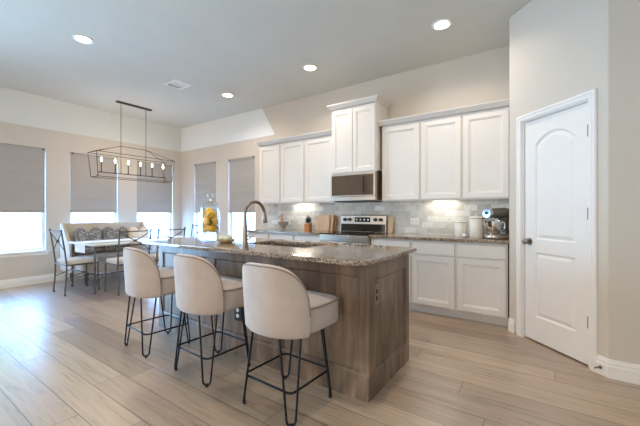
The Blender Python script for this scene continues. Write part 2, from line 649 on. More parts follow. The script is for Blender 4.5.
# white painted frieze of the dining corner
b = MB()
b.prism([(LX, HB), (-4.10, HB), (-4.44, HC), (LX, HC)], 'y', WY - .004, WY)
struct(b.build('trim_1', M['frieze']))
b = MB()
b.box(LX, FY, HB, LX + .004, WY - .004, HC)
struct(b.build('trim_2', M['frieze_shaded']))

# baseboards
BPROF = [(0, 0), (.016, 0), (.016, .085), (.012, .092), (.012, .112), (.007, .120), (.006, .132), (0, .135)]
struct(MB().sweep([(LX, FY), (LX, WY)], BPROF, 1).build('baseboard_left', M['trim']))
struct(MB().sweep([(LX, WY), (-4.215, WY)], BPROF, 1).build('baseboard_back', M['trim']))
def diag(t, off=0.0):
    return (PO[0] + A7 * t - A7 * off, PO[1] - A7 * t - A7 * off)
struct(MB().sweep([diag(-2.925), diag(-2.846)], BPROF, 1).build('baseboard_pantry', M['trim']))
struct(MB().sweep([diag(-2.043), P1, (RX, P1[1])], BPROF, 1).build('baseboard_right', M['trim']))

# --- windows
def window(n, axis, p, q, sill_depth=0.035):
    """frame, sash rail and pane set in the wall opening; local x along the wall, local y outwards"""
    w = q - p
    if axis == 'y':
        root = sthing('window_%d' % n, (LX, (p + q) / 2, 0), PI / 2)
    else:
        root = sthing('window_%d' % n, ((p + q) / 2, WY, 0), 0)
    h = w / 2
    b = MB()
    for x0, x1 in ((-h, -h + .045), (h - .045, h)):
        b.box(x0, .075, WZ0, x1, .145, WZ1)
    b.box(-h + .045, .075, WZ0, h - .045, .145, WZ0 + .05)
    b.box(-h + .045, .075, WZ1 - .05, h - .045, .145, WZ1)
    b.box(-h + .045, .085, 1.42, h - .045, .135, 1.46)
    b.build('window_frame', M['trim'], root, bevel=.004)
    b = MB(); b.box(-h + .045, .105, WZ0 + .05, h - .045, .111, WZ1 - .05)
    b.build('pane', M['pane'], root)
    b = MB()
    b.box(-h - .05, -.035, WZ0 - .022, h + .05, -.0005, WZ0 + .004)
    b.box(-h + .001, -.0005, WZ0 - .01, h - .001, .075, WZ0 + .004)
    b.box(-h - .03, -.014, WZ0 - .075, h + .03, -.0005, WZ0 - .022)
    b.build('window_sill', M['trim'], root, bevel=.004)
    return root

SHADE_GROUP = 'roman shades on the dining windows'
def roman_shade(axis, p, q, label, zb=1.235):
    w = q - p
    if axis == 'y':
        root = thing('roman_shade', label, 'shade', (LX, (p + q) / 2, 0), PI / 2, SHADE_GROUP)
    else:
        root = thing('roman_shade', label, 'shade', ((p + q) / 2, WY, 0), 0, SHADE_GROUP)
    h = w / 2 - .012
    b = MB()
    pts = [(.020, 2.27), (.020, 1.62), (.017, 1.60), (.020, 1.58), (.020, zb + .03), (.026, zb), (.032, zb + .03), (.034, 2.27)]
    n = 14
    prof = []
    z = 2.275
    front, back = [], []
    steps = 40
    for i in range(steps + 1):
        z = 2.275 - (2.275 - zb) * i / steps
        y = .016 + .0065 * ((i % 8) / 7.0)
        front.append((y, z)); back.append((y + .008, z))
    b.prism(front + back[::-1], 'x', -h, h)
    b.build('fabric', M['shade'], root, smooth=50)
    b = MB(); b.box(-h - .006, .004, 2.265, h + .006, .05, 2.305)
    hr = b.build('headrail', M['shade'], root, bevel=.004)
    for s_ in (-1, 1):
        MB().box(s_ * (h - .03) - .012, -.004, 2.278, s_ * (h - .03) + .012, .004, 2.302).build('bracket', M['dark_steel'], hr)
    b = MB()
    b.box(-h, .008, zb - .03, h, .034, zb + .012)
    b.build('hem_bar', M['shade'], root, bevel=.006)
    return root

LL = ['pale grey roman shade on the left-hand wall, nearest the left edge of the photo',
      'pale grey roman shade on the left-hand wall behind the cream settee, left of the chandelier',
      'pale grey roman shade on the left-hand wall, closest to the room corner']
for i, (p, q) in enumerate(LW):
    window(i + 1, 'y', p, q)
    roman_shade('y', p, q, LL[i])
BL = ['pale grey roman shade behind the lemon jar, next to the room corner',
      'pale grey roman shade beside the wall cabinets, behind the island tap']
for i, (p, q) in enumerate(BW):
    window(i + 4, 'x', p, q)
    roman_shade('x', p, q, BL[i])

def added_window(n, loc, rz, w, z0, z1, parts):
    """unseen window added round a fill lamp of the living side: frame, mullions, sill; local y points out of the room"""
    root = sthing('window_%d' % n, loc, rz)
    h = w / 2
    b = MB()
    b.box(-h - .07, -.06, z0, -h, 0, z1); b.box(h, -.06, z0, h + .07, 0, z1)
    b.box(-h - .07, -.06, z1, h + .07, 0, z1 + .07); b.box(-h - .07, -.06, z0 - .07, h + .07, 0, z0)
    b.build('window_frame', M['trim'], root)
    for i in range(1, parts):
        x = -h + w * i / parts
        MB().box(x - .025, -.06, z0, x + .025, -.04, z1).build('mullion', M['trim'], root)
    MB().box(-h, -.008, z0, h, -.004, z1).build('pane', M['pane'], root)
added_window(6, (-2.8, FY, 0), PI, 6.5, .40, 2.80, 5)
added_window(8, (LX, -.5, 0), PI / 2, 2.4, .10, 2.40, 2)
added_window(7, (RX, -3.2, 0), -PI / 2, 3.4, .40, 2.80, 3)
# --- pantry door
d1 = sthing('door_1', PO, -PI / 4)
def arch(x0, x1, z0, zs, rise, seg=14):
    pts = [(x0, z0), (x1, z0)]
    for k in range(seg + 1):
        t = k / seg
        x = x1 + (x0 - x1) * t
        pts.append((x, zs + rise * math.sin(PI * t) ** 0.8))
    return pts
b = MB()
F0, F1 = .018, .056
px0, px1 = -2.626, -2.232
b.box(DT0, F0, .012, px0, F1, DZ)
b.box(px1, F0, .012, DT1, F1, DZ)
b.box(px0, F0, .012, px1, F1, .235)
b.box(px0, F0, .835, px1, F1, .955)
top = arch(px0, px1, .955, 1.835, .095)[2:]
b.prism(top + [(px0, DZ), (px1, DZ)], 'y', F0, F1)
def raised(b, poly, steps):
    cx = sum(p[0] for p in poly) / len(poly)
    z0 = min(p[1] for p in poly); z1 = max(p[1] for p in poly)
    x0 = min(p[0] for p in poly); x1 = max(p[0] for p in poly)
    cz = (z0 + z1) / 2
    rings = []
    for ins, y in steps:
        fx = 1 - 2 * ins / (x1 - x0); fz = 1 - 2 * ins / (z1 - z0)
        rings.append([(cx + (p[0] - cx) * fx, y, cz + (p[1] - cz) * fz) for p in poly])
    b.loft(rings, cap0=False)
for poly in (arch(px0, px1, .955, 1.835, .095), [(px0, .235), (px1, .235), (px1, .835), (px0, .835)]):
    raised(b, poly, [(0, F0), (.012, F0 + .011), (.022, F0 + .011), (.045, F0 + .003)])
b.build('door_slab', M['door'], d1)
b = MB()
b.box(DT0 - .02, .002, 0, DT0 - .003, .11, DZ + .003)
b.box(DT1 + .003, .002, 0, DT1 + .02, .11, DZ + .003)
b.box(DT0 - .02, .002, DZ + .003, DT1 + .02, .11, DZ + .02)
b.build('door_jamb', M['trim'], d1)
CP = [(0, 0), (.004, -.010), (.010, -.010), (.012, -.015), (.032, -.018), (.036, -.014), (.044, -.020), (.056, -.020), (.063, -.012), (.063, 0)]
def casing(b, x0, x1, z1):
    # mitred casing: profile (outwards, y) along left jamb, head, right jamb
    rings = []
    for (x, z, sx, sz) in ((x0, 0, -1, 0), (x0, z1, -1, 1), (x1, z1, 1, 1), (x1, 0, 1, 0)):
        rings.append([(x + sx * o, y, z + sz * o) for o, y in CP])
    b.loft(rings)
b = MB(); casing(b, DT0 - .012, DT1 + .012, DZ + .010)
b.build('door_casing', M['trim'], d1)
b = MB()
kx = DT0 + .052
b.tube([(kx, F0, .93), (kx, F0 - .008, .93)], .032, 20)
b.tube([(kx, F0 - .008, .93), (kx, F0 - .034, .93)], .011, 12)
b.ball((kx, F0 - .050, .93), (.028, .022, .028), 18)
b.build('door_knob', M['nickel'], d1, smooth=40)
for z in (1.845, 1.195, .345):
    b = MB()
    b.tube([(DT1 + .002, F0 - .008, z - .045), (DT1 + .002, F0 - .008, z + .045)], .007, 10)
    b.box(DT1 - .016, F0 - .003, z - .046, DT1 + .010, F0 + .001, z + .046)
    b.build('hinge', M['hinge'], d1, smooth=40)

# ------------------------------------------------------------------ outside
b = MB(); b.box(-30, -20, -.35, 12, 30, -.25)
struct(b.build('ground', M['pale_patio']))
def fence(label, loc, rz, length):
    f = thing('garden_fence', label, 'fence', loc, rz)
    b = MB()
    n = int(length / .15)
    for i in range(n):
        b.box(-length / 2 + i * .15, -.012, .05, -length / 2 + i * .15 + .142, .012, 1.75 + .015 * math.sin(i * 2.3))
    b.build('picket_panel', M['fence'], f)
    for z in (.35, 1.45):
        b = MB(); b.box(-length / 2, -.05, z, length / 2, -.012, z + .09)
        b.build('rail', M['fence'], f)
    k = int(length / 2.4)
    for i in range(k + 1):
        b = MB(); x = -length / 2 + i * length / k
        b.box(x - .045, -.14, 0, x + .045, -.05, 1.7)
        b.build('fence_post', M['fence'], f)
fence('pale timber picket fence beyond the windows of the left-hand wall', (-12.5, 3.5, -.25), -PI / 2, 16.8)
fence('pale timber picket fence beyond the two windows behind the island', (-4.5, 11.9, -.25), PI, 14.4)
def tree(x, y, h, label):
    t = thing('garden_tree', label, 'tree', (x, y, -.25), 0, 'trees beyond the fence')
    MB().tube([(0, 0, 0), (.05, 0, h * .4), (0, .05, h * .75)], [.14, .11, .05], 10).build('trunk', M['bark'], t, smooth=50)
    b = MB()
    for i in range(9):
        a = i * 2.4
        b.ball((math.cos(a) * h * .16, math.sin(a) * h * .16, h * (.5 + .05 * i)), h * .17, 14, bumpy=.10)
    b.build('crown', M['tree'], t)
tree(-15.5, 2.4, 4.2, 'leafy green tree above the fence in the leftmost window')
tree(-16.0, 5.6, 4.6, 'leafy green tree above the fence in the window behind the settee')
tree(-10.5, 14.5, 4.4, 'leafy green tree beyond the fence behind the island windows')

# ------------------------------------------------------------------ kitchen wall
b = MB(); b.box(-4.27, WY - .012, .914, -.303, WY, 1.40)
struct(b.build('trim_3', M['tile']))

def shaker(b, x0, x1, z0, z1, yf, fr=.058):
    rings = []
    for i, y in ((0, yf + .02), (0, yf + .003), (.003, yf), (fr, yf), (fr + .006, yf + .006), (fr + .014, yf + .006), (fr + .020, yf + .011)):
        rings.append([(x0 + i, y, z0 + i), (x1 - i, y, z0 + i), (x1 - i, y, z1 - i), (x0 + i, y, z1 - i)])
    b.loft(rings)
    return b

def upper(x0, x1, z0, z1, depth, label, ndoor=1, g=None, edge=.012, name='wall_cabinet'):
    """wall cabinet: local origin at the middle of its back at its underside"""
    c = (x0 + x1) / 2
    root = thing(name, label, 'cabinet', (c, WY - .012, z0), 0, g)
    h = (x1 - x0) / 2
    H = z1 - z0
    d = depth - .012 - .021
    b = MB()
    b.box(-h, -d, .02, h, 0, H)
    b.box(-h, -d, 0, h, -d + .02, .02)
    b.build('body', M['cab'], root)
    w = (2 * h - 2 * edge - (ndoor - 1) * .006) / ndoor
    for i in range(ndoor):
        xa = -h + edge + i * (w + .006)
        shaker(MB(), xa, xa + w, .015, H - .035, -d - .021).build('door', M['cab'], root)
    return root
UG = 'white wall cabinets over the worktop'
UZ0, UZ1 = 1.36, 2.39
for (x0, x1), lab in zip([(-4.19, -3.69), (-3.69, -3.177), (-3.177, -2.62)],
        ['white wall cabinet nearest the windows, at the left end of its run', 'white wall cabinet in the middle of the run left of the microwave', 'white wall cabinet directly left of the tall cabinet over the microwave']):
    upper(x0 + .0005, x1 - .0005, UZ0, UZ1, .33, lab, 1, UG)
for (x0, x1), lab in zip([(-1.845, -1.315), (-1.315, -.813), (-.813, -.318)],
        ['white wall cabinet directly right of the microwave', 'white wall cabinet in the middle of the run right of the microwave', 'white wall cabinet over the stand mixer, nearest the pantry door']):
    upper(x0 + .0005, x1 - .0005, UZ0, UZ1, .33, lab, 1, UG)
upper(-2.60, -1.885, 1.765, 2.715, .43, 'tall raised white wall cabinet with two narrow doors above the microwave', 2)

CR = [(0, 0), (.008, 0), (.012, .012), (.022, .018), (.045, .045), (.052, .048), (.056, .062), (0, .062)]
def crown(path, z, label):
    b = MB()
    b.sweep(path, [(o, z + h) for o, h in CR], 1)
    xs = [p[0] for p in path]; ys = [p[1] for p in path]
    b.box(min(xs), min(ys), z + .055, max(xs), WY - .013, z + .062)
    tag(b.build('crown_molding', M['cab']), label, 'molding', 'crown moldings on the wall cabinets')
crown([(-4.19, WY - .02), (-4.19, WY - .325), (-2.602, WY - .325)], UZ1, 'white crown molding along the top of the wall cabinets left of the microwave')
crown([(-1.883, WY - .325), (-.306, WY - .325)], UZ1, 'long white crown molding along the top of the wall cabinets right of the microwave')
crown([(-2.60, WY - .02), (-2.60, WY - .425), (-1.885, WY - .425), (-1.885, WY - .02)], 2.715, 'white crown molding around the top of the tall cabinet over the microwave')

def base(x0, x1, label, g):
    c = (x0 + x1) / 2
    root = thing('base_cabinet', label, 'cabinet', (c, WY - .012, 0), 0, g)
    h = (x1 - x0) / 2
    d = .61 - .012 - .021
    b = MB()
    b.box(-h, -d, .10, h, 0, .878)
    b.box(-h, -d + .075, 0, h, 0, .10)
    b.build('body', M['cab'], root)
    MB().box(-h + .015, -d - .02, .712, h - .015, -d, .855).build('drawer', M['cab'], root, bevel=.004)
    shaker(MB(), -h + .015, h - .015, .115, .69, -d - .021).build('door', M['cab'], root)
BG = 'white base cabinets along the kitchen wall'
for (x0, x1), lab in zip([(-4.19, -3.68), (-3.68, -3.165), (-3.165, -2.652)],
        ['white base cabinet under the grey bowl, at the far left end by the windows', 'white base cabinet between bowl and knife block', 'white base cabinet under the cutting boards, left of the range']):
    base(x0 + .0005, x1 - .0005, lab, BG)
for (x0, x1), lab in zip([(-1.878, -1.335), (-1.335, -.825), (-.825, -.318)],
        ['white base cabinet just right of the range, mostly hidden by the island', 'white base cabinet with drawer under the small canister, beside the island end', 'white base cabinet with drawer under the stand mixer, next to the pantry door']):
    base(x0 + .0005, x1 - .0005, lab, BG)

def worktop(x0, x1, label):
    b = MB(); b.box(x0, WY - .645, .880, x1, WY - .013, .914)
    tag(b.build('worktop', M['granite'], bevel=.006), label, 'countertop', 'granite worktops along the kitchen wall')
worktop(-4.215, -2.652, 'brown granite worktop left of the range under bowl, knives and boards')
worktop(-1.878, -.304, 'brown granite worktop right of the range under canisters and mixer')

# range
R = thing('kitchen_range', 'stainless steel kitchen range with black glass cooktop and knobbed backguard', 'range', (-2.265, WY - .014, 0))
hw = .381
b = MB()
b.box(-hw, -.62, .03, hw, 0, .905)
b.build('body', M['steel'], R, bevel=.004)
b = MB(); b.box(-hw, -.655, .905, hw, -.06, .920)
ck = b.build('cooktop', M['black_glass'], R, bevel=.004)
b = MB(); b.prism([(-.075, .905), (-.06, 1.160), (-.05, 1.172), (0, 1.172), (0, .905)], 'x', -hw, hw)
bgd = b.build('backguard', M['steel'], R, bevel=.004)
b = MB(); b.prism([(-.0765, .922), (-.0695, 1.035), (-.069, 1.035), (-.076, .922)], 'x', -hw + .012, hw - .012)
b.build('lower_panel', M['black_glass'], bgd)
b = MB(); b.box(-.13, -.0675, 1.065, .13, -.058, 1.135)
dp = b.build('display', M['black_glass'], bgd)
for i in range(4):
    x = -.095 + i * .0633
    MB().box(x - .012, -.0685, 1.088, x + .012, -.0674, 1.112).build('display_button', M['outlet'], dp)
for x in (-.30, -.215, .215, .30):
    b = MB(); b.tube([(x, -.062, 1.10), (x, -.098, 1.10)], [.026, .022], 18)
    b.build('knob', M['black_plastic'], bgd, smooth=40)
b = MB(); b.box(-hw + .004, -.65, .22, hw - .004, -.62, .80)
od = b.build('oven_door', M['steel'], R, bevel=.006)
MB().box(-.26, -.653, .34, .26, -.649, .66).build('oven_window', M['black_glass'], od)
b = MB(); b.tube([(-.33, -.70, .76), (.33, -.70, .76)], .013, 12); b.tube([(-.30, -.65, .76), (-.30, -.70, .76)], .01, 10); b.tube([(.30, -.65, .76), (.30, -.70, .76)], .01, 10)
b.build('oven_handle', M['steel'], od, smooth=40)
MB().box(-hw + .004, -.655, .815, hw - .004, -.62, .90).build('front_panel', M['steel'], R, bevel=.004)
MB().box(-hw + .004, -.645, .05, hw - .004, -.62, .205).build('drawer', M['steel'], R, bevel=.006)
for x, y in ((-.19, -.20), (.19, -.20), (-.19, -.46), (.19, -.46)):
    b = MB()
    for q in (.09, .06):
        b.tube([(x + q * math.cos(2 * PI * k / 32), y + q * math.sin(2 * PI * k / 32), .9203) for k in range(32)], .0012, 6, True)
    b.build('burner_ring', M['dark_steel'], ck)

# microwave
MX = thing('microwave', 'stainless over-the-range microwave with dark glass door below the tall cabinet', 'microwave', (-2.2425, WY - .014, 1.36))
hw = .3575
b = MB(); b.box(-hw, -.39, .012, hw, 0, .403)
b.build('body', M['steel'], MX, bevel=.004)
b = MB()
b.box(-hw + .001, -.432, .075, hw - .001, -.391, .09)
b.box(-hw + .001, -.432, .375, hw - .001, -.391, .40)
b.box(-hw + .001, -.432, .09, -hw + .02, -.391, .375)
b.box(hw - .026, -.432, .09, hw - .001, -.391, .375)
mdoor = b.build('door', M['steel'], MX, bevel=.004)
MB().box(-hw + .02, -.430, .09, hw - .026, -.395, .375).build('door_glass', M['reflecting_glass'], mdoor)
MB().box(-hw + .001, -.428, .014, hw - .001, -.391, .072).build('control_strip', M['steel'], MX, bevel=.004)
b = MB(); b.tube([(.19, -.462, .12), (.19, -.462, .345)], .010, 12)
b.tube([(.19, -.43, .135), (.19, -.462, .135)], .008, 8); b.tube([(.19, -.43, .33), (.19, -.462, .33)], .008, 8)
b.build('door_handle', M['dark_steel'], mdoor, smooth=40)
MB().box(-hw + .06, -.37, .0, hw - .06, -.05, .012).build('vent_grille', M['black_plastic'], MX)

# under cabinet lights
def undercab(x0, x1, label):
    c = (x0 + x1) / 2
    root = thing('under_cabinet_light', label, 'light', (c, WY - .10, UZ0), 0, 'lights under the wall cabinets')
    w = (x1 - x0) / 2
    MB().box(-w, -.03, .013, w, .03, .0195).build('housing', M['outlet'], root, bevel=.003)
    MB().box(-w + .01, -.02, .010, w - .01, .02, .013).build('diffuser', m_emit('strip_lens', (1, .92, .80), 22), root)
undercab(-3.62, -3.22, 'slim lit strip lamp under the wall cabinets left of the microwave')
undercab(-1.30, -.92, 'slim lit strip lamp under the wall cabinets above the canisters')

# ------------------------------------------------------------------ island
IX0, IX1 = -3.36, -.917
IY0, IY1 = 1.868, 2.612
I = thing('kitchen_island', 'dark stained wooden kitchen island with recessed panels under granite', 'island', (0, 0, 0))
b = MB(); b.box(IX0 + .012, IY0 + .012, 0.0, IX1 - .012, IY0 + .03, .876); b.box(IX0 + .012, IY1 - .02, 0.0, IX1 - .012, IY1, .876); b.box(IX1 - .03, IY0 + .03, 0.0, IX1 - .012, IY1 - .02, .876); b.box(IX0 + .012, IY0 + .03, 0.1, IX1 - .03, IY1 - .02, .12)
b.build('body', M['island'], I)
# seating side: stiles, rails, plinth
b = MB()
b.box(IX0, IY0, .17, IX0 + .07, IY0 + .012, .882)
b.box(IX1 - .068, IY0, .17, IX1, IY0 + .012, .882)
b.box(IX0 + .07, IY0, .795, IX1 - .068, IY0 + .012, .882)
for x in (-2.50, -1.70):
    b.box(x - .05, IY0 + .001, .17, x + .05, IY0 + .012, .795)
b.build('front_frame', M['island'], I, bevel=.002)
b = MB()
b.prism([(IY0 + .012, 0), (IY0 - .004, 0), (IY0 - .004, .160), (IY0, .172), (IY0 + .012, .172)], 'x', IX0, IX1)
b.build('front_plinth', M['island'], I)
# end with panel
b = MB()
b.box(IX1 - .012, IY0 + .012, .150, IX1, 1.962, .882)
b.box(IX1 - .012, 2.545, .150, IX1, IY1, .882)
b.box(IX1 - .012, 1.962, .765, IX1, 2.545, .882)
b.box(IX1 - .012, IY0 + .012, 0, IX1, IY1, .150)
b.build('end_frame', M['island'], I, bevel=.002)
def panel_molding(b, rect, face, depth, axis, w=.014):
    (a0, a1, z0, z1) = rect
    R = []
    for i, d in ((0, 0), (w * .35, .001), (w, depth)):
        pts = [(a0 + i, z0 + i), (a1 - i, z0 + i), (a1 - i, z1 - i), (a0 + i, z1 - i)]
        R.append([(a, face + d, z) if axis == 'y' else (face - d, a, z) for a, z in pts])
    b.loft(R, False, False)
for r_ in ((IX0 + .07, -2.55, .172, .795), (-2.45, -1.75, .172, .795), (-1.65, IX1 - .068, .172, .795)):
    b = MB(); panel_molding(b, r_, IY0 + .001, .0105, 'y')
    b.build('panel_molding', M['island'], I)
b = MB(); panel_molding(b, (1.962, 2.545, .150, .765), IX1, .0115, 'x')
b.build('panel_molding', M['island'], I)
b = MB()
b.box(IX0, IY0 + .012, 0, IX0 + .012, IY1, .882)
b.build('far_end_panel', M['island'], I)
# working side: doors and dishwasher front
for i in range(4):
    x0 = IX0 + .02 + i * .605
    b = MB()
    rings = []
    for q, y in ((0, IY1), (0, IY1 + .018), (.06, IY1 + .020), (.07, IY1 + .010)):
        rings.append([(x0 + q, y, .12 + q), (x0 + .595 - q, y, .12 + q), (x0 + .595 - q, y, .86 - q), (x0 + q, y, .86 - q)])
    b.loft(rings)
    b.build('door', M['island'], I)
# worktop of the island with the sink cut-out
SX0, SX1, SY0, SY1 = -2.36, -1.62, 2.13, 2.52
b = MB()
CX0, CX1, CY0, CY1 = -3.46, -.862, 1.700, 2.660
outer = rrect(CX0, CY0, CX1, CY1, [.10, .11, .03, .03], 8)
inner = rrect(SX0, SY0, SX1, SY1, .03, 8)
bm = b.bm
for z in (.8845, .914):
    pass
vo0 = [bm.verts.new((x, y, .8845)) for x, y in outer]; vo1 = [bm.verts.new((x, y, .914)) for x, y in outer]
vi0 = [bm.verts.new((x, y, .8845)) for x, y in inner]; vi1 = [bm.verts.new((x, y, .914)) for x, y in inner]
n = len(outer)
for j in range(n):
    k = (j + 1) % n
    b.face([vo0[j], vo0[k], vo1[k], vo1[j]])
    b.face([vi0[j], vi1[j], vi1[k], vi0[k]])
    b.face([vo1[j], vo1[k], vi1[k], vi1[j]])
    b.face([vo0[j], vi0[j], vi0[k], vo0[k]])
tag(b.build('island_worktop', M['granite'], bevel=.007), 'large speckled brown granite worktop with rounded corners on the island', 'countertop')
# sink
s_ = thing('kitchen_sink', 'undermount steel sink set in the island worktop behind the tap', 'sink', ((SX0 + SX1) / 2, (SY0 + SY1) / 2, .884))
b = MB()
hx, hy = (SX1 - SX0) / 2 - .002, (SY1 - SY0) / 2 - .002
b.loft([[(x, y, 0) for x, y in rrect(-hx - .0, -hy, hx, hy, .03)], [(x, y, -.19) for x, y in rrect(-hx + .01, -hy + .01, hx - .01, hy - .01, .04)], [(x, y, -.205) for x, y in rrect(-hx + .04, -hy + .04, hx - .04, hy - .04, .04)]], cap0=False)
b.build('basin', M['sink'], s_, smooth=50)
MB().lathe([(.0, -.2045), (.045, -.2045), (.042, -.200), (.0, -.201)]).build('drain', M['chrome'], s_, smooth=40)
# tap
F = thing('kitchen_faucet', 'brushed nickel gooseneck kitchen tap standing on the island', 'faucet', (-1.985, 1.812, .914))
b = MB()
b.lathe([(.031, 0), (.031, .006), (.027, .012), (.0235, .08), (.019, .17), (.0145, .24), (.0135, .26)], seg=20)
b.build('base', M['nickel'], F, smooth=40)
pts = [(0, 0, .12), (0, 0, .20), (0, 0, .27)]
rad = .105
for k in range(0, 21):
    a = PI * k / 20 * 1.02
    pts.append((0.012 * k / 20, rad - rad * math.cos(a), .275 + rad * math.sin(a)))
b = MB(); b.tube(pts, .0135, 14)
b.build('spout', M['nickel'], F, smooth=50)
e = Vector(pts[-1])
b = MB(); b.tube([e + Vector((0, -.002, .014)), e + Vector((0, .002, -.015)), e + Vector((0, .006, -.055)), e + Vector((0, .007, -.066))], [.0155, .017, .022, .019], 16)
b.build('spray_head', M['nickel'], F, smooth=40)
b = MB(); b.tube([(0, .02, .07), (.0, .045, .075), (-.01, .10, .095)], [.009, .008, .006], 10)
b.build('handle', M['nickel'], F, smooth=40)

# electric outlets
o = thing('outlet_plate', 'silver outlet plate on the end panel of the island', 'outlet', (IX1 - .012, 2.005, .655), PI / 2)
MB().box(-.042, -.006, -.066, .042, 0, .066).build('plate', M['bronze_plate'], o, bevel=.003)
for z in (-.022, .022):
    MB().box(-.014, -.008, z - .016, .014, -.006, z + .016).build('socket', M['black_plastic'], o, bevel=.003)
o = thing('outlet_plate', 'black outlet plate on the front of the island between two stools', 'outlet', (-2.14, IY0 + .0112, .355))
MB().box(-.045, -.006, -.068, .045, 0, .068).build('plate', M['black_plastic'], o, bevel=.003)
for z in (-.024, .024):
    b = MB(); b.tube([(0, -.006, z), (0, -.009, z)], .017, 18)
    b.build('socket', M['outlet'], o)
o = thing('outlet_plate', 'wide white outlet plate on the tiles right of the range', 'outlet', (-1.49, WY - .012, 1.085))
MB().box(-.06, -.006, -.045, .06, 0, .045).build('plate', M['outlet'], o, bevel=.003)
for x in (-.028, .028):
    MB().box(x - .016, -.008, -.028, x + .016, -.006, .028).build('socket', M['ceramic'], o, bevel=.002)

# ------------------------------------------------------------------ stools
def make_stool(label):
    t = thing('bar_stool', label, 'bar stool', (0, 0, 0), 0, 'bar stools along the island')
    # seat cushion
    b = MB(); cushion(b, -.262, -.165, .492, .262, .252, .660, [.16, .16, .09, .09], .035, 5, .018)
    st = b.build('seat', M['stool_fab'], t, smooth=60)
    b = MB(); b.tube([(x, y, .645) for x, y in rrect(-.260, -.163, .260, .250, [.16, .16, .09, .09], 8)], .006, 6, True)
    b.build('piping', M['piping'], st, smooth=60)
    # barrel back
    A = math.radians(69)
    rings = []
    rim = []
    n = 44
    for i in range(n + 1):
        th = -A + 2 * A * i / n
        q = abs(th) / A
        zt = .62 + (.905 - .62) * max(0.0, 1 - q ** 3.0) ** (1 / 2.0)
        zb = .485
        ring = []
        def P(off, z, th=th):
            f = 1.0 - .07 * max(0, (.80 - z) / .32)
            rx, ry = (.292 - off) * f, (.262 - off) * f
            ex = 0.9
            sx, cx_ = math.sin(th), math.cos(th)
            return (rx * math.copysign(abs(sx) ** ex, sx), -ry * math.copysign(abs(cx_) ** ex, cx_), z)
        T = .05
        r = T / 2
        for k in range(6):
            ring.append(P(0, zb + .02 + (zt - r - zb - .02) * k / 5))
        for k in range(1, 7):
            a = PI * k / 7
            ring.append(P(r - r * math.cos(a), zt - r + r * math.sin(a)))
        for k in range(6):
            ring.append(P(T, zt - r + (zb + .02 - zt + r) * k / 5))
        ring.append(P(T * .7, zb)); ring.append(P(T * .3, zb))
        rings.append(ring)
        rim.append(P(.004, zt - r * .45))
    b = MB(); b.loft(rings)
    bk = b.build('backrest', M['stool_fab'], t, smooth=60)
    b = MB(); b.tube(rim, .0055, 6)
    b.build('piping', M['piping'], bk, smooth=60)
    # hairpin legs
    for sx in (-1, 1):
        for sy in (-1, 1):
            tx, ty = (A7, -sy * sx * A7)
            topc = Vector((sx * .155, sy * .150, .492)); bot = Vector((sx * .198, sy * .190, .012))
            tv = Vector((tx, ty, 0))
            path = [topc + tv * .062]
            for k in range(0, 9):
                a = PI * k / 8
                path.append(bot + tv * (.026 * math.cos(a)) + Vector((0, 0, .026 - .026 * math.sin(a))))
            path.append(topc - tv * .062)
            b = MB(); b.tube(path, .0068, 8)
            lg = b.build('leg', M['black_iron'], t, smooth=60)
            MB().tube([bot + Vector((0, 0, -.012)), bot + Vector((0, 0, .006))], .011, 10).build('foot_cap', M['black_plastic'], lg, smooth=40)
    b = MB(); b.tube([(x, y, .185) for x, y in rrect(-.198, -.19, .198, .19, .035, 5)], .0068, 8, True)
    b.build('footrest', M['black_iron'], t, smooth=60)
    b = MB(); b.box(-.18, -.17, .484, .18, .17, .492)
    b.build('mounting_plate', M['black_iron'], t)
    return t
s1 = make_stool('beige upholstered bar stool closest to the camera, before the island end')
s1.location = (-1.358, 1.603, 0)
s1.rotation_euler.z = math.radians(-2)
dup(s1, (-2.115, 1.605, 0), math.radians(-2), 'beige upholstered bar stool in the middle of the row of three')
dup(s1, (-2.91, 1.608, 0), math.radians(-4), 'beige upholstered bar stool farthest left, nearest the dining table')

# ------------------------------------------------------------------ things on the island
J = thing('apothecary_jar', 'tall footed clear glass jar with knobbed lid, full of lemons', 'jar', (-2.75, 2.05, .914))
prof = [(.062, 0), (.064, .006), (.030, .014), (.014, .03), (.014, .055), (.036, .070), (.082, .082), (.092, .100), (.094, .20), (.092, .315), (.096, .335), (.091, .335), (.087, .315), (.088, .20), (.086, .105), (.05, .089), (.0, .086)]
MB().lathe(prof, seg=36).build('glass_body', M['glass'], J, smooth=50)
MB().lathe([(.093, .337), (.097, .342), (.093, .350), (.072, .385), (.040, .405), (.015, .415), (.012, .432), (.024, .448), (.028, .464), (.020, .480), (.0, .488)], seg=36).build('lid', M['glass'], J, smooth=50)
LG = 'lemons in the glass jar'
lem = [(-.038, -.028, .132), (.040, -.026, .136), (.0, .042, .132), (-.040, .018, .198), (.040, .022, .202), (.003, -.042, .200), (-.036, -.026, .264), (.039, -.022, .270), (.0, .040, .264), (.0, -.005, .300)]
lab = ['lemon low at the left inside the glass jar', 'lemon low at the right inside the glass jar', 'lemon at the back of the jar bottom', 'lemon halfway up at the left inside the jar', 'lemon halfway up at the right inside the jar', 'lemon at the front middle of the glass jar', 'lemon near the top left inside the jar', 'lemon near the top right inside the jar', 'lemon near the top at the back inside the jar', 'topmost lemon under the glass lid']
